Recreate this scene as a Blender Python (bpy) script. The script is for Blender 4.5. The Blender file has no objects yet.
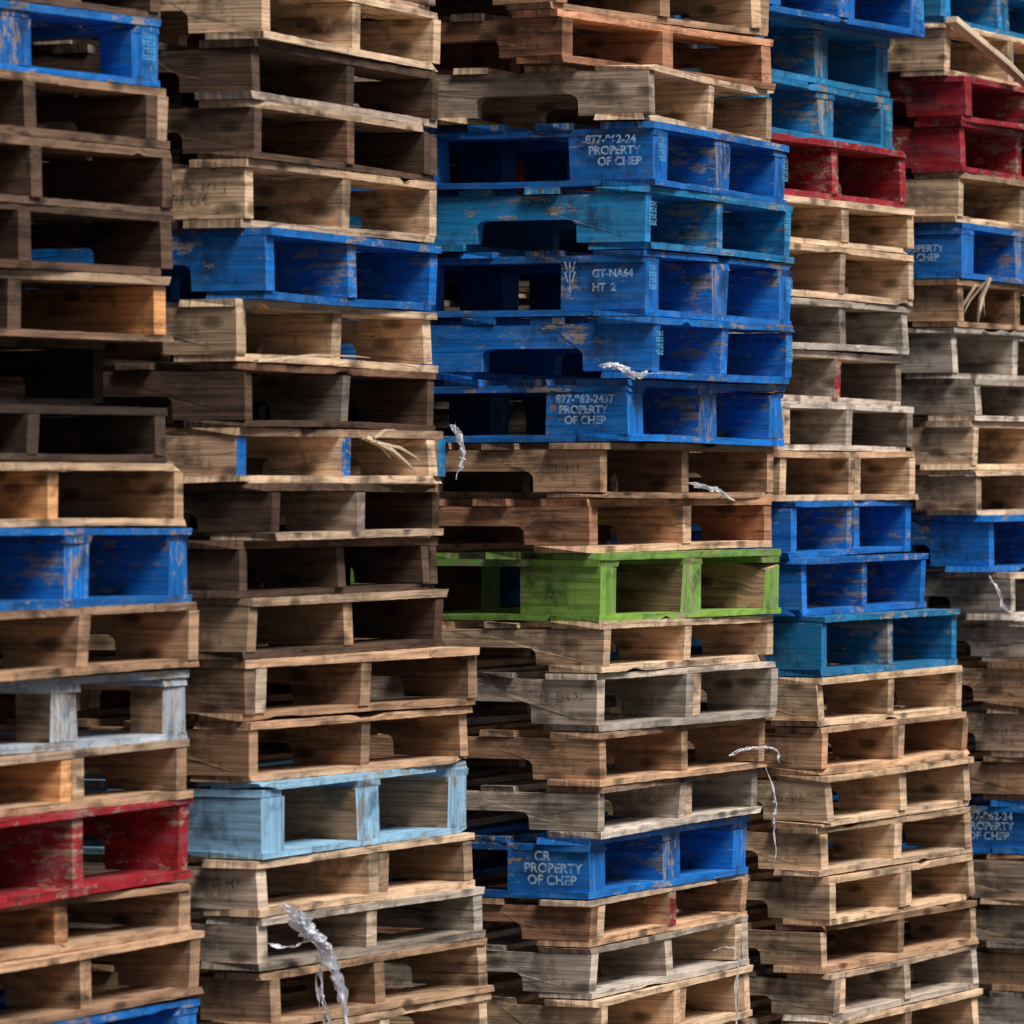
import bpy, math, random
from mathutils import Vector, Matrix, noise
R = random.Random(11)
scene = bpy.context.scene
scene.view_settings.view_transform='Standard'; scene.view_settings.look='None'; scene.view_settings.exposure=0
F=5460.0; CH=1.65; W=1.016

# ------------------------------------------------------------ materials
def newmat(n):
    m=bpy.data.materials.new(n); m.use_nodes=True; nt=m.node_tree; nt.nodes.clear()
    out=nt.nodes.new('ShaderNodeOutputMaterial'); b=nt.nodes.new('ShaderNodeBsdfPrincipled')
    nt.links.new(b.outputs[0],out.inputs[0]); return m,nt,b,out
def mp(nt,src,scale):
    n=nt.nodes.new('ShaderNodeMapping'); n.inputs['Scale'].default_value=scale; nt.links.new(src,n.inputs[0]); return n.outputs[0]
def noi(nt,vec,s,d=4,r=.6,dist=0):
    n=nt.nodes.new('ShaderNodeTexNoise'); n.inputs['Scale'].default_value=s; n.inputs['Detail'].default_value=d
    n.inputs['Roughness'].default_value=r; n.inputs['Distortion'].default_value=dist
    nt.links.new(vec,n.inputs['Vector']); return n.outputs['Fac']
def noi2(nt,vec,d=3,r=.6):
    n=nt.nodes.new('ShaderNodeTexNoise'); n.noise_dimensions='2D'; n.inputs['Scale'].default_value=1; n.inputs['Detail'].default_value=d
    n.inputs['Roughness'].default_value=r
    nt.links.new(vec,n.inputs['Vector']); return n.outputs['Fac']
def ramp(nt,fac,pts):
    n=nt.nodes.new('ShaderNodeValToRGB'); e=n.color_ramp.elements
    while len(e)<len(pts): e.new(.5)
    for i,(p,c) in enumerate(pts):
        e[i].position=p; e[i].color=(c,c,c,1) if not isinstance(c,tuple) else (*c,1)
    nt.links.new(fac,n.inputs[0]); return n.outputs[0]
def mix(nt,fac,a,b,mode='MIX'):
    n=nt.nodes.new('ShaderNodeMix'); n.data_type='RGBA'; n.blend_type=mode
    for i,v in ((0,fac),(6,a),(7,b)):
        if isinstance(v,(int,float)): n.inputs[i].default_value=v
        elif isinstance(v,tuple): n.inputs[i].default_value=(*v,1)
        else: nt.links.new(v,n.inputs[i])
    return n.outputs[2]
def woodcolor(nt,base):
    uv=nt.nodes.new('ShaderNodeUVMap').outputs[0]
    tc=nt.nodes.new('ShaderNodeTexCoord').outputs['Object']
    g1=noi2(nt,mp(nt,uv,(3,75,1)),3,.65)
    bl=noi2(nt,mp(nt,uv,(5,14,1)),3,.6)
    ck=noi2(nt,mp(nt,uv,(1.1,24,1)),1,.5)
    c=mix(nt,1.0,base,ramp(nt,g1,[(.28,.5),(.5,.95),(.72,1.2)]),'MULTIPLY')
    c=mix(nt,1.0,c,ramp(nt,bl,[(.3,.48),(.44,.95),(.7,1.2)]),'MULTIPLY')
    c=mix(nt,.8,c,ramp(nt,ck,[(.425,1.0),(.435,.2),(.445,1.0)]),'MULTIPLY')
    v=nt.nodes.new('ShaderNodeTexVoronoi'); v.voronoi_dimensions='2D'; v.inputs['Scale'].default_value=1; nt.links.new(mp(nt,uv,(4.5,9,1)),v.inputs[0])
    k=ramp(nt,v.outputs['Distance'],[(.05,.22),(.11,.55),(.15,1.0)])
    c=mix(nt,.85,c,k,'MULTIPLY')
    d=noi(nt,tc,6,5,.8)
    c=mix(nt,ramp(nt,d,[(.53,0.0),(.60,.45),(.72,.85)]),c,mix(nt,.8,c,(.03,.023,.018)))
    return c,uv,tc,g1
def attr(nt,n):
    a=nt.nodes.new('ShaderNodeAttribute'); a.attribute_name=n; return a
m_wood,nt,b,_=newmat('weathered_wood')
a=attr(nt,'tint')
c,uv,tc,g1=woodcolor(nt,a.outputs['Color'])
nt.links.new(c,b.inputs['Base Color']); b.inputs['Roughness'].default_value=.85; b.inputs['Specular IOR Level'].default_value=.2
bp=nt.nodes.new('ShaderNodeBump'); bp.inputs['Strength'].default_value=.6; bp.inputs['Distance'].default_value=.003
nt.links.new(g1,bp.inputs['Height']); nt.links.new(bp.outputs[0],b.inputs['Normal'])

m_paint,nt,b,_=newmat('worn_paint')
a=attr(nt,'tint')
uv=nt.nodes.new('ShaderNodeUVMap').outputs[0]; tc=nt.nodes.new('ShaderNodeTexCoord').outputs['Object']
g1=noi2(nt,mp(nt,uv,(3,75,1)),3,.65)
wc=mix(nt,1.0,(.34,.26,.18),ramp(nt,g1,[(.3,.4),(.7,1.3)]),'MULTIPLY')
w1=noi2(nt,mp(nt,uv,(14,34,1)),4,.78); w2=noi(nt,tc,3.5,1,.6)
ad=nt.nodes.new('ShaderNodeMath'); ad.operation='MULTIPLY_ADD'; nt.links.new(w2,ad.inputs[0]); ad.inputs[1].default_value=.55; nt.links.new(w1,ad.inputs[2])
wear=ramp(nt,ad.outputs[0],[(.915,0.0),(.945,.75)])
pc=mix(nt,1.0,a.outputs['Color'],ramp(nt,g1,[(.3,.6),(.5,.95),(.72,1.2)]),'MULTIPLY')
fade=noi2(nt,mp(nt,uv,(8,18,1)),3,.7)
pc=mix(nt,ramp(nt,fade,[(.48,0.0),(.72,.4)]),pc,mix(nt,.4,a.outputs['Color'],(.22,.33,.38)))
pc=mix(nt,ramp(nt,noi(nt,tc,6,4,.8),[(.51,0.0),(.67,.8)]),pc,mix(nt,.85,a.outputs['Color'],(.010,.012,.014)))
c=mix(nt,wear,pc,wc)
nt.links.new(c,b.inputs['Base Color']); b.inputs['Roughness'].default_value=.6; b.inputs['Specular IOR Level'].default_value=.3
bp=nt.nodes.new('ShaderNodeBump'); bp.inputs['Strength'].default_value=.5; bp.inputs['Distance'].default_value=.002
nt.links.new(g1,bp.inputs['Height']); nt.links.new(bp.outputs[0],b.inputs['Normal'])

def stencil(name,col,lo):
    m,nt,b,out=newmat(name); b.inputs['Base Color'].default_value=(*col,1); b.inputs['Roughness'].default_value=.8
    tc=nt.nodes.new('ShaderNodeTexCoord').outputs['Object']
    f=ramp(nt,noi(nt,tc,60,3,.7),[(lo,0.0),(lo+.22,.85)])
    t=nt.nodes.new('ShaderNodeBsdfTransparent'); mx=nt.nodes.new('ShaderNodeMixShader')
    nt.links.new(f,mx.inputs[0]); nt.links.new(t.outputs[0],mx.inputs[1]); nt.links.new(b.outputs[0],mx.inputs[2]); nt.links.new(mx.outputs[0],out.inputs[0]); return m
m_stw=stencil('white_stencil_paint',(.40,.58,.74),.34)
m_stc=stencil('pale_blue_print',(.10,.36,.55),.36)
m_stb=stencil('brand_burn',(.03,.022,.018),.40)
m_plas,nt,b,out=newmat('plastic_film')
b.inputs['Base Color'].default_value=(.85,.87,.92,1); b.inputs['Roughness'].default_value=.3
tl=nt.nodes.new('ShaderNodeBsdfTranslucent'); tl.inputs[0].default_value=(.88,.9,.94,1)
mx=nt.nodes.new('ShaderNodeMixShader'); mx.inputs[0].default_value=.35
nt.links.new(b.outputs[0],mx.inputs[1]); nt.links.new(tl.outputs[0],mx.inputs[2]); nt.links.new(mx.outputs[0],out.inputs[0])
m_gr,nt,b,_=newmat('gravel_yard')
tc=nt.nodes.new('ShaderNodeTexCoord').outputs['Object']
c=mix(nt,noi(nt,tc,.6,4),(.05,.048,.045),(.12,.11,.10)); c=mix(nt,.8,c,ramp(nt,noi(nt,tc,60,4,.7),[(.3,.4),(.7,1.4)]),'MULTIPLY')
nt.links.new(c,b.inputs['Base Color']); b.inputs['Roughness'].default_value=.9
bp=nt.nodes.new('ShaderNodeBump'); bp.inputs['Distance'].default_value=.01; nt.links.new(noi(nt,tc,60,4,.7),bp.inputs['Height']); nt.links.new(bp.outputs[0],b.inputs['Normal'])

# ------------------------------------------------------------ mesh builder
class MB:
    def __init__(s): s.v=[];s.f=[];s.uv=[];s.col=[];s.mi=[]
    def face(s,idx,uvs,col,mi): s.f.append(idx); s.uv.append(uvs); s.col.append(col); s.mi.append(mi)
    def board(s,ax,a0,a1,c0,c1,z0,z1,col,mi,n=18,jit=.0012,bow=.002,chip=.1,endj=.004,end=None):
        uo,vo=R.random()*20,R.random()*20
        base=len(s.v); L=a1-a0; bw=R.uniform(-bow,bow); ph=R.uniform(0,6); sk=R.uniform(-.004,.004)
        n=max(1,n); w=c1-c0; t_=z1-z0
        nb=R.random()*100
        chips=[]
        while R.random()<chip and len(chips)<3: chips.append((R.choice([0,1,R.random(),R.random()]),R.uniform(.015,.08),R.uniform(.004,.022),R.random()))
        for i in range(n+1):
            t=i/n; a=a0+L*t
            dz=bw*math.sin(t*math.pi*1.3+ph); dc=sk*(t-.5)*2+.001*math.sin(t*6+ph)
            q=[[c0,z0],[c1,z0],[c1,z1],[c0,z1]]
            for k,p in enumerate(q):
                nn=noise.noise(Vector((t*L*16+nb,k*7.3,nb)))*jit*1.2
                p[0]+=dc+nn+R.uniform(-jit,jit)*.35; p[1]+=dz+R.uniform(-jit,jit)*.35
            for (tc_,tw,am,kd) in chips:
                d=1-abs(t-tc_)/tw
                if d>0:
                    d=min(1,d*2.2)
                    if kd<.45: q[3][0]+=am*d; q[0][0]+=am*d*.5
                    elif kd<.75: q[3][1]-=min(am,t_*.55)*d; q[2][1]-=min(am,t_*.5)*d*.3
                    else: q[0][1]+=min(am,t_*.55)*d
            for p in q:
                e=R.uniform(-endj,endj) if i in (0,n) else 0
                s.v.append((a+e,p[0],p[1]) if ax==0 else (p[0],a+e,p[1]))
        pr=[0,w,w+t_,2*w+t_,2*w+2*t_]
        for i in range(n):
            u0=uo+L*i/n; u1=uo+L*(i+1)/n
            for k in range(4):
                A=base+i*4+k; B=base+i*4+(k+1)%4; C=B+4; D=A+4
                idx=[A,B,C,D] if ax==1 else [D,C,B,A]
                uvA=[(u0,vo+pr[k]),(u0,vo+pr[k+1]),(u1,vo+pr[k+1]),(u1,vo+pr[k])]
                s.face(idx,uvA if ax==1 else uvA[::-1],col,mi)
        ec=R.uniform(.7,1.1); ec=tuple(x*ec for x in col); em=mi
        if end: ec,em=end
        e=base+n*4
        i1=[base+3,base+2,base+1,base]; i2=[e,e+1,e+2,e+3]
        if ax==0: i1=i1[::-1]; i2=i2[::-1]
        qq=[(uo+5,vo),(uo+5,vo+w),(uo+5+t_,vo+w),(uo+5+t_,vo)]
        s.face(i1,qq,ec,em); s.face(i2,qq,ec,em)
    def stringer(s,x0,x1,L,z0,z1,col,mi,notch=True,end=None):
        h=z1-z0; nd=h*.48; uo,vo=R.random()*20,R.random()*20
        pts=[(R.uniform(-.004,.004),z0)]
        if notch:
            for cy in (.30,L-.30):
                a,b_=cy-.128,cy+.128
                for j in range(5):
                    g=j/4*math.pi/2; pts.append((a+.022*(1-math.cos(g))*1.0 if j else a, z0 if j==0 else z0+nd-.022+.022*math.sin(g)))
                for j in range(5):
                    g=(1-j/4)*math.pi/2; pts.append((b_-.022*(1-math.cos(g)), z0+nd-.022+.022*math.sin(g) if j<4 else z0))
        pts.append((L+R.uniform(-.004,.004),z0))
        nt_=14
        for j in range(nt_+1): pts.append((L*(1-j/nt_)+(R.uniform(-.005,.005) if j in(0,nt_) else 0),z1-R.uniform(0,.002)))
        base=len(s.v); N=len(pts)
        wob=R.uniform(-.003,.003); ln=R.uniform(-.004,.004)
        for y,z in pts: s.v.append((x0+wob*math.sin(y*4)+R.uniform(-.0008,.0008)+ln*(z-z0)/h,y,z))
        for y,z in pts: s.v.append((x1+wob*math.sin(y*4)+ln*(z-z0)/h,y,z))
        s.face([base+i for i in range(N)][::-1],[(uo+p[0],vo+p[1]) for p in pts][::-1],col,mi)
        s.face([base+N+i for i in range(N)],[(uo+p[0],vo+.3+p[1]) for p in pts],col,mi)
        ec=bright(col,R.uniform(.85,1.45)); em=mi
        if end: ec,em=end
        for i in range(N):
            j=(i+1)%N
            isend=abs(pts[i][0]-pts[j][0])<.02 and (max(pts[i][0],pts[j][0])<.01 or min(pts[i][0],pts[j][0])>L-.01)
            s.face([base+i,base+j,base+N+j,base+N+i],[(uo+pts[i][0],vo+pts[i][1]),(uo+pts[j][0],vo+pts[j][1]),(uo+pts[j][0]+.04,vo+pts[j][1]),(uo+pts[i][0]+.04,vo+pts[i][1])],ec if isend else col,em if isend else mi)
    def mesh(s,name):
        me=bpy.data.meshes.new(name); me.from_pydata(s.v,[],s.f)
        me.uv_layers.new(name='UVMap'); me.color_attributes.new('tint','FLOAT_COLOR','CORNER')
        fu=[];fc=[]
        for i in range(len(s.f)):
            for k in range(len(s.f[i])):
                fu+=[s.uv[i][k][0],s.uv[i][k][1]]; fc+=[*s.col[i],1.0]
        me.uv_layers['UVMap'].data.foreach_set('uv',fu)
        me.color_attributes['tint'].data.foreach_set('color',fc)
        me.polygons.foreach_set('material_index',s.mi)
        me.materials.append(m_wood); me.materials.append(m_paint); me.update(); return me

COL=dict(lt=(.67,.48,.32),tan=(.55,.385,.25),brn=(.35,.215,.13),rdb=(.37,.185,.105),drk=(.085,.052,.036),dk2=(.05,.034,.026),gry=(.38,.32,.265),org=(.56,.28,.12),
  blue=(.005,.14,.49),teal=(.010,.18,.40),lbl=(.24,.44,.62),red=(.30,.014,.022),grn=(.19,.35,.06),gw=(.40,.44,.50))
PAINT={'blue','teal','lbl','red','grn','gw'}
def bright(c,g):
    g=min(g,.74/max(c)); return tuple(x*g for x in c)
def vary(c,s=.16):
    f=max(.4,R.gauss(1,s)); k=R.uniform(-.02,.06); return bright((max(.002,c[0]*f*(1+k)),max(.002,c[1]*f),max(.002,c[2]*f*(1-k))),1.0)
def boardcol(name):
    if name in PAINT: return vary(COL[name],.13),1
    c=COL[name]
    if R.random()<.25 and name!='dk2':
        o=COL[R.choice(['lt','tan','brn','gry','drk','rdb'])]; c=tuple((a+b)/2 for a,b in zip(c,o))
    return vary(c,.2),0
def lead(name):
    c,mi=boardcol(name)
    if mi==0: c=bright(c,R.uniform(1.05,1.7))  # bare wood lead boards paler: worn edges plus lit-front brightness put into the tint
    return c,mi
def make_mesh(kind,col,h,L=1.215,strc=None,notch=True):
    m=MB(); t=R.uniform(.0135,.0175); t2=R.uniform(.0135,.0175)
    thin=kind=='b'     # slimmer blocks
    bare=col in('grn','lbl','gw','red')
    if kind in 'Bb':
        tb=.016; yl=.09 if thin else .215
        xs=[(0,.105),(W/2-.06,W/2+.06),(W-.105,W)]; ys=[(0,yl),(L/2-.06,L/2+.06),(L-yl,L)]
        z0=t; z1=h-.002-t2-tb
        for ix,(x0,x1) in enumerate(xs):
            for y0,y1 in ys:
                pc=boardcol(col); c,mi=(pc if ix==0 or not bare else boardcol('brn'))
                m.board(1,y0+.003,y1-.003,x0+.003+R.uniform(0,.006),x1-.003-R.uniform(0,.006),z0,z1,c,mi,n=3,bow=0,chip=.1,end=pc)
            c,mi=boardcol(col); m.board(1,0.002,L-.002,x0+.002,x1-.002,z1,z1+tb,c,mi,n=14,chip=.2)
        for y0,y1 in ((0,.13),(L/2-.06,L/2+.06),(L-.13,L)):
            c,mi=boardcol(col); m.board(0,0,W,y0,y1,0,t,c,mi,n=34,chip=.5,jit=.0015,bow=.003)
        for x0,x1 in xs[::2]:
            for y0,y1 in((.134,L/2-.064),(L/2+.064,L-.134)):
                c,mi=boardcol(col); m.board(1,y0,y1,x0,x1,0,t,c,mi,n=8)
        ws=[.13,.09,.09,.12,.09,.09,.13]; top0=z1+tb
    else:
        sw=R.uniform(.038,.050)
        xs=[(0.002,sw),(W/2-sw/2+R.uniform(-.02,.02),0),(W-sw,W-.002)]; xs[1]=(xs[1][0],xs[1][0]+sw)
        for i,(x0,x1) in enumerate(xs):
            sc=strc[i] if strc and strc[i] else col
            pc=boardcol(sc); c,mi=pc
            if strc and sc in PAINT and col not in PAINT: c,mi=boardcol(col)
            m.stringer(x0,x1,L-.004,t,h-.002-t2,c,mi,notch,end=pc if mi!=pc[1] else None)
            if R.random()<.14:
                c,mi=boardcol('tan' if col not in PAINT|{'drk','dk2'} else col)
                if i<2: m.stringer(x1+.001,x1+.001+sw,L-.01,t+.001,h-.003-t2,c,mi,notch)
                else: m.stringer(x0-.001-sw,x0-.001,L-.01,t+.001,h-.003-t2,c,mi,notch)
        ybs=[(0,.125+R.uniform(0,.02)),(.45,.54),(L/2+.08,L/2+.17),(L-.13,L)]
        for y0,y1 in ybs:
            c,mi=lead(col); sh=R.uniform(.02,.10) if R.random()<.13 else 0
            m.board(0,R.uniform(-.012,.006),W+R.uniform(-.008,.014)-sh,y0+R.uniform(-.010,.006) if y0==0 else y0,y1,0,t,c,mi,n=44,chip=.55,jit=.0016,bow=.003,endj=.006+sh*.15)
        ws=[.13]+[.085]*5+[.13]; top0=h-.002-t2
    gap=(L-sum(ws))/(len(ws)-1); y=0
    for i,wd in enumerate(ws):
        c,mi=lead(col) if i==0 else boardcol(col); j=R.uniform(-.012,.006) if (i==0 and kind=='S') else R.uniform(-.002,.002)
        ov=.014 if kind=='S' else .005
        m.board(0,R.uniform(-ov,ov*.6),W+R.uniform(-ov,ov),y+j,y+wd,top0,top0+t2,c,mi,n=44 if i==0 else 10,chip=.55 if i==0 else .15,jit=.0016,bow=.0025,endj=.006)
        y+=wd+gap
    return m.mesh('pallet_mesh')

# ------------------------------------------------------------ stacks
def solve(Zc,xc,xr):
    X=(xc-512)*Zc/F; lo,hi=math.radians(54),math.radians(76)
    for _ in range(40):
        th=(lo+hi)/2
        if (X+W*math.cos(th))/(Zc+W*math.sin(th))>(xr-512)/F: lo=th
        else: hi=th
    return X,th
N_={'blue':'blue_pallet','teal':'blue_pallet','lbl':'light_blue_pallet','red':'red_pallet','grn':'green_pallet','gw':'grey_pallet'}
def X(mid,xr,k=1.08): return mid-k*(xr-mid)
# kind, colour, bottom level, corner, right end, stringer colours
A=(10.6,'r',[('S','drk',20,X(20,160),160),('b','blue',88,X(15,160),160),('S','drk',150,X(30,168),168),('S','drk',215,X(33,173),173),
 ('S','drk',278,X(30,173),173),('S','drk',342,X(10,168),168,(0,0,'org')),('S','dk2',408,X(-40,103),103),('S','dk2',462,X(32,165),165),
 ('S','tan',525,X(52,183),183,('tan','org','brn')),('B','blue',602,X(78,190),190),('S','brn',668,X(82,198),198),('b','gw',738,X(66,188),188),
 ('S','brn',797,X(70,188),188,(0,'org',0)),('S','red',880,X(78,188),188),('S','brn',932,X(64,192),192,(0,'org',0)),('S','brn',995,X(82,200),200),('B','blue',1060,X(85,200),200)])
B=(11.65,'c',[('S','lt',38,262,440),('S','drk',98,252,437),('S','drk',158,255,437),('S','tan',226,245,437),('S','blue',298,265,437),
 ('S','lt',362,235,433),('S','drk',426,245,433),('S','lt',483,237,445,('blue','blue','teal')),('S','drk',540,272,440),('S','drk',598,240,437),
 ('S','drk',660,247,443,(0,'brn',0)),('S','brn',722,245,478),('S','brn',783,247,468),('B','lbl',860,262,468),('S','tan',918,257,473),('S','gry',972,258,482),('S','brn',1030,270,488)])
C=(12.7,'c',[('S','brn',8,555,770),('S','rdb',62,562,772),('S','lt',120,648,772),('B','blue',185,655,787),('S','teal',248,645,790),('B','blue',315,645,792),
 ('S','blue',378,652,792),('B','blue',442,628,785),('S','brn',498,600,772),('S','rdb',552,590,772),('B','grn',622,600,780),('S','lt',673,603,772),
 ('S','gry',732,597,777),('S','brn',787,600,765),('S','gry',838,597,757),('B','blue',900,590,748),('S','brn',948,590,747,('rdb','red',0)),('S','gry',1000,590,748),('S','tan',1055,600,750)])
D=(13.85,'r',[('B','blue',38,X(845,925,1.0),925),('B','teal',97,X(820,890,1.0),890),('B','teal',152,X(824,893,1),893),('S','red',210,X(835,907,1),907),('S','tan',255,X(842,915,1),915),
 ('S','lt',306,X(842,913,1),913),('S','gry',355,X(840,908,1),908),('S','gry',405,X(835,902,1),902,('rdb','red',0)),('S','gry',452,X(845,912,1),912),('S','tan',500,X(848,916,1),916),
 ('S','blue',553,790,910),('S','blue',608,802,925),('S','teal',665,822,957),('S','tan',712,818,962),('S','brn',757,820,968),('S','tan',806,826,970),('S','tan',852,820,972),
 ('S','tan',898,830,974),('S','brn',943,822,976),('S','gry',988,834,978),('S','tan',1034,830,978)])
E=(14.9,'c',[('S','teal',22,940,1060),('S','lt',75,945,1070),('S','red',120,965,1095),('S','red',172,960,1075),('S','tan',222,958,1078),('B','blue',278,962,1080),
 ('S','brn',326,958,1075),('S','gry',378,952,1075),('S','gry',420,975,1095),('S','tan',470,972,1090),('S','lt',515,975,1095),('S','blue',572,990,1110),('S','gry',620,1010,1125),
 ('S','gry',662,1030,1150),('S','brn',708,1032,1155),('S','gry',757,1035,1155),('S','brn',800,1030,1150),('B','blue',855,1036,1155),('S','brn',905,1030,1150),('S','gry',948,1035,1155),('S','brn',992,1035,1155),('S','gry',1036,1035,1155)])
allp={}
def place(me,name,loc,th,tl=(0,0)):
    o=bpy.data.objects.new(name,me); scene.collection.objects.link(o)
    o.location=loc; o.rotation_euler=(tl[0],tl[1],th); return o
def build(tag,spec):
    Zc,ref,rows=spec
    Zr=Zc if ref=='c' else Zc+.92
    k=Zr/F; lst=[]
    lev=[CH+(480-r[2])*k for r in rows]
    items=[]
    for i,r in enumerate(rows):
        top=lev[i-1] if i else lev[0]+.135
        items.append((r,lev[i],top-lev[i]))
    last=rows[-1]; n=max(1,round(lev[-1]/.134)); hh=lev[-1]/n; z=lev[-1]
    for j in range(n):
        z-=hh; items.append((('S',R.choice(['brn','tan','gry','brn']),0,last[3]+R.uniform(-6,6),last[4]+R.uniform(-6,6)),max(z,0.001),hh))
    z=lev[0]+.135
    for j in range(4):
        items.append((('S',R.choice(['brn','tan','gry','rdb']),0,rows[0][3]+R.uniform(-8,8),rows[0][4]+R.uniform(-8,8)),z,.135)); z+=.135
    for idx,(r,z,h) in enumerate(items):
        x,th=solve(Zc,r[3],r[4])
        me=make_mesh(r[0],r[1],h,strc=r[5] if len(r)>5 else None,notch=R.random()<.8 or tag=='C')
        nm=N_.get(r[1],'wooden_pallet')
        o=place(me,nm,(x,Zc,z),th,(0,R.uniform(-.003,.003))); lst.append((o,h))
        off=Matrix.Rotation(th,3,'Z')@Vector((R.uniform(-.03,.03),1.225,0))
        place(me,nm,(x+off.x,Zc+off.y,z),th)
    allp[tag]=lst
for t_,s_ in zip('ABCDE',(A,B,C,D,E)): build(t_,s_)
for (o,h) in list(allp['D']):
    place(o.data,o.name.split('.')[0],(1.49+R.uniform(-.02,.02),16.0,o.location.z),math.radians(65)+R.uniform(-.03,.03))

# ------------------------------------------------------------ lettering on pallets
def letter(tag,i,txt,size,face,pos,zf,mat,sp=.8,al='LEFT'):
    o,h=allp[tag][i]
    cu=bpy.data.curves.new('lettering','FONT'); cu.body=txt; cu.size=size; cu.space_line=sp; cu.align_x=al; cu.offset=.0008
    cu.materials.append(mat)
    t=bpy.data.objects.new('lettering',cu); scene.collection.objects.link(t); t.parent=o
    if face=='side': t.matrix_local=Matrix(((0,0,-1,-.006),(-1,0,0,pos),(0,1,0,h*zf),(0,0,0,1)))
    else: t.matrix_local=Matrix(((1,0,0,pos),(0,0,-1,-.008),(0,1,0,h*zf),(0,0,0,1)))
letter('C',3,'877-962-24\n PROPERTY\n    OF CHEP',.027,'side',.170,.66,m_stw,.95)
letter('C',5,'GT-NA64\nHT  2',.025,'side',.13,.58,m_stw,1.3)
letter('C',5,'\\|/\n\\|/\n |',.034,'side',.20,.66,m_stw,.7)
letter('C',7,'877-962-2437\n PROPERTY\n   OF CHEP',.026,'side',.18,.62,m_stw,.95)
letter('C',15,'   CR\nPROPERTY\n OF CHEP',.031,'side',.165,.62,m_stw,.9)
letter('E',5,'PROPERTY\n OF CHEP',.027,'side',.18,.48,m_stw,.9)
letter('E',17,'877-962-24\nPROPERTY\n OF CHEP',.030,'side',.205,.62,m_stw,.9)
letter('C',8,'BETT  HT',.030,'side',.17,.45,m_stb)
letter('B',3,'[ IPPC HT ]\n  02-114',.031,'side',.19,.52,m_stb,.9)
letter('C',12,'HT  US 21',.03,'side',.16,.5,m_stb)
letter('B',14,'IPPC  HT',.03,'side',.15,.5,m_stb)
letter('D',15,'HT  02-9',.03,'side',.15,.5,m_stb)
letter('E',14,'GT-BET  HF',.032,'side',.17,.5,m_stb)
letter('E',15,'TXN  HE',.032,'side',.17,.45,m_stb)
for tag,i in (('C',3),('C',4),('C',5),('C',6),('D',0),('D',1),('D',2),('A',1)):
    pos=[.008,W-.075] if tag!='C' else [.006]
    for p in pos: letter(tag,i,'xxxx\nxxxx\nxxxx\nxxxx',.024,'front',p,.68,m_stc,.62)
for i in (3,4,5,6): letter('C',i,'xxxx\nxxxx\nxxxx\nxxxx',.024,'front',W-.065,.68,m_stc,.62)

# ------------------------------------------------------------ plastic scraps and splinters
def on(tag,i,x,y,z):
    o,h=allp[tag][i]; v=Matrix.Rotation(o.rotation_euler.z,3,'Z')@Vector((x,y,z)); return o.location+v
def film(name,pts,spread,width,crump,strands=6,seed=0):
    r=random.Random(seed); n=len(pts)*9; vs=[];fs=[]
    def P(t):
        t*=len(pts)-1; i=min(int(t),len(pts)-2); f=t-i; p0=pts[max(i-1,0)];p1=pts[i];p2=pts[i+1];p3=pts[min(i+2,len(pts)-1)]
        return .5*((2*p1)+(p2-p0)*f+(2*p0-5*p1+4*p2-p3)*f*f+(3*p1-p0-3*p2+p3)*f**3)
    for st in range(strands):
        s0=r.uniform(0,.25) if st else 0; s1=r.uniform(.55,1) if st else 1
        off=Vector((r.uniform(-1,1),r.uniform(-.5,.5),r.uniform(-.5,.5)))*spread*.5
        b=len(vs); sd=seed*7.7+st*3.3; tw=r.uniform(3,9)
        for a in range(n+1):
            t=a/n; c=P(s0+(s1-s0)*t)+off*(.35+.65*abs(math.sin(t*2.5+st)))+noise.noise_vector(Vector((t*n*.16,sd,0)))*crump
            ww=width*(.25+.75*abs(noise.noise(Vector((t*n*.25,sd,3))))*2.2)*(1-.7*abs(2*t-1)**4)
            an=tw*t+st; d=Vector((math.cos(an),math.sin(an)*.6,.35*math.sin(an*1.7)))
            for k in (-1,-.3,.4,1):
                vs.append(c+d*(ww*.5*k)+noise.noise_vector(Vector((t*n*.5,k*1.3,sd)))*crump*.25)
        for a in range(n):
            for k in range(3):
                q=b+a*4+k; fs.append((q,q+1,q+5,q+4))
    me=bpy.data.meshes.new(name); me.from_pydata(vs,[],fs); me.materials.append(m_plas)
    o=bpy.data.objects.new(name,me); scene.collection.objects.link(o); return o
film('plastic_wrap_scrap',[on('B',15,.02,-.04,.15),on('B',15,.06,-.06,.12),on('B',15,.10,-.06,.08),on('B',15,.16,-.07,.04),on('B',15,.22,-.07,-.04),on('B',15,.25,-.07,-.14)],.035,.03,.014,13,2)
film('plastic_wrap_scrap',[on('B',15,.0,-.03,.06),on('B',15,.07,-.05,.05),on('B',15,.15,-.05,.07)],.015,.012,.01,2,21)
film('plastic_wrap_scrap',[on('B',15,.17,-.05,.05),on('B',15,.18,-.05,-.03),on('B',15,.2,-.05,-.11),on('B',15,.21,-.05,-.17)],.02,.010,.008,3,5)
film('plastic_wrap_scrap',[on('C',6,-.03,.11,.03),on('C',6,-.03,.08,.03),on('C',6,-.04,.05,.02),on('C',6,-.04,.02,.0),on('C',6,-.03,.0,.012)],.02,.028,.009,7,7)
film('plastic_wrap_scrap',[on('C',6,-.04,.03,.01),on('C',6,.05,-.03,.012),on('C',6,.2,-.03,.012)],.006,.006,.004,2,8)
film('plastic_wrap_scrap',[on('B',7,.985,-.03,.135),on('B',7,1.01,-.04,.10),on('B',7,1.02,-.04,.05),on('B',7,1.01,-.03,.01)],.015,.014,.009,4,9)
film('plastic_wrap_scrap',[on('C',8,.44,-.03,.035),on('C',8,.55,-.05,.018),on('C',8,.66,-.05,-.008)],.008,.03,.003,5,11)
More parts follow.
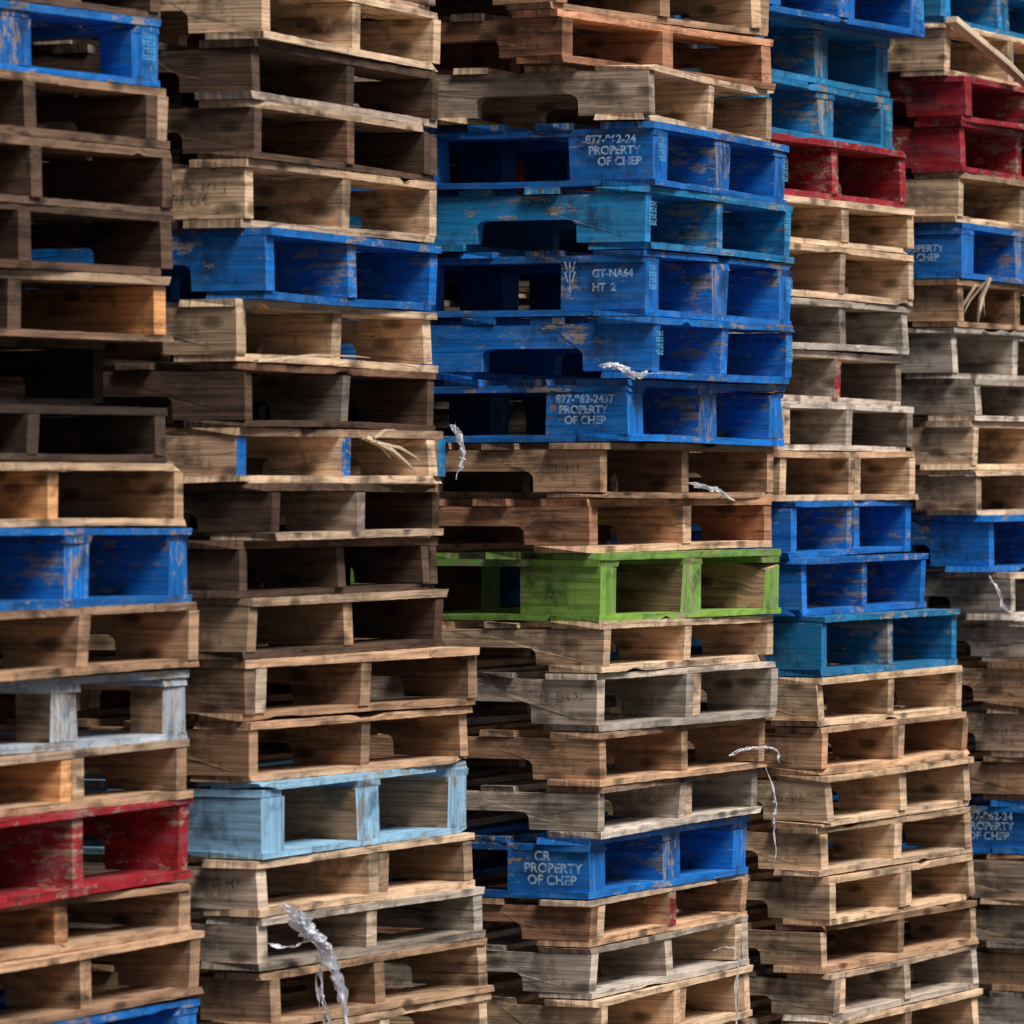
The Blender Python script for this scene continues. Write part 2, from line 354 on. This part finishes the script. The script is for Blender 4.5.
film('plastic_wrap_scrap',[on('C',13,.72,-.03,.04),on('C',13,.85,-.05,.055),on('C',13,.98,-.05,.04),on('C',13,1.0,-.05,.01)],.015,.012,.008,4,13)
film('plastic_strap',[on('C',14,1.0,-.03,.12),on('C',14,1.01,-.05,.03),on('C',14,1.0,-.05,-.05),on('C',14,1.0,-.05,-.12)],.008,.008,.007,2,15)
film('plastic_strap',[on('C',17,.70,-.03,.06),on('C',17,.76,-.05,.065),on('C',17,.82,-.05,.04),on('C',17,.83,-.04,-.08),on('C',17,.85,-.04,-.2)],.004,.008,.004,2,17)
film('plastic_wrap_scrap',[on('E',12,-.03,.05,.12),on('E',12,-.03,.02,.08),on('E',12,-.03,-.0,.03),on('E',12,.03,-.04,.0),on('E',12,.08,-.04,.01)],.01,.010,.008,3,19)
def splinters(name,cen,dirs,seed):
    m=MB(); r=random.Random(seed)
    for d,L,w in dirs:
        d=d.normalized(); up=Vector((0,0,1)); s=d.cross(up).normalized(); u=s.cross(d)
        b0=len(m.v); p=cen+Vector((r.uniform(-.02,.02),0,r.uniform(-.01,.01)))
        for t,ww in ((0,w),(.5,w*.9),(.85,w*.6),(1,w*.12)):
            for a,b_ in ((-1,-.4),(1,-.4),(1,.4),(-1,.4)):
                m.v.append(tuple(p+d*L*t+s*a*ww*.5+u*b_*ww*.6+u*.01*math.sin(t*3)))
        for i in range(3):
            for k in range(4):
                q=b0+i*4; m.face([q+k,q+(k+1)%4,q+4+(k+1)%4,q+4+k],[(i*.1,k*.02),(i*.1,k*.02+.02),(i*.1+.1,k*.02+.02),(i*.1+.1,k*.02)],(.74,.57,.39),0)
        m.face([b0+3,b0+2,b0+1,b0],[(0,0)]*4,(.6,.46,.3),0)
    me=m.mesh(name); o=bpy.data.objects.new(name,me); scene.collection.objects.link(o)
V=Vector
splinters('wood_splinters',on('B',7,.58,-.03,.095),[(V((.7,.6,-.5)),.16,.018),(V((.8,.3,-.35)),.11,.014),(V((.3,.5,-.3)),.09,.014),(V((.9,.5,.25)),.06,.01)],1)
splinters('wood_splinters',on('E',6,.09,-.04,.125),[(V((-.25,-.1,-1)),.13,.018),(V((-.45,0,-1)),.14,.016),(V((-.05,0,-1)),.10,.012),(V((-.6,.1,-1)),.13,.012)],2)
splinters('broken_board',on('E',1,-.0,-.03,.15),[(V((.62,.9,-.42)),.62,.035)],3)
splinters('broken_board',on('B',5,.05,-.02,-.002),[(V((.42,.9,.03)),.55,.012)],5)

# ------------------------------------------------------------ ground
bpy.ops.mesh.primitive_plane_add(size=4000,location=(0,0,0)); g=bpy.context.object; g.name='ground'; g.data.materials.append(m_gr)

# ------------------------------------------------------------ light
az=math.radians(48); el=math.radians(55)   # sun toward +x,-y (right, behind the camera)
sd=Vector((math.sin(az)*math.cos(el),-math.cos(az)*math.cos(el),math.sin(el)))
L=bpy.data.lights.new('sun','SUN'); L.energy=5.0; L.angle=math.radians(24); L.color=(1,.965,.92)
lo=bpy.data.objects.new('sun',L); scene.collection.objects.link(lo); lo.rotation_euler=sd.to_track_quat('Z','Y').to_euler()
w=bpy.data.worlds.new('World'); scene.world=w; w.use_nodes=True; nt=w.node_tree
sk=nt.nodes.new('ShaderNodeTexSky'); sk.sky_type='NISHITA'; sk.sun_disc=False; sk.sun_elevation=el
sk.sun_rotation=math.atan2(sd.x,sd.y); sk.dust_density=3; sk.air_density=.8
nt.links.new(sk.outputs[0],nt.nodes['Background'].inputs[0]); nt.nodes['Background'].inputs[1].default_value=.055

# ------------------------------------------------------------ camera
cd=bpy.data.cameras.new('Camera'); cam=bpy.data.objects.new('Camera',cd); scene.collection.objects.link(cam)
cam.location=(0,0,CH); cam.rotation_euler=(math.pi/2,0,0); cd.lens=F*36/1024; cd.sensor_width=36; cd.shift_y=-32/1024
cd.clip_end=5000; cd.dof.use_dof=True; cd.dof.focus_distance=13.2; cd.dof.aperture_fstop=6.3
scene.camera=cam
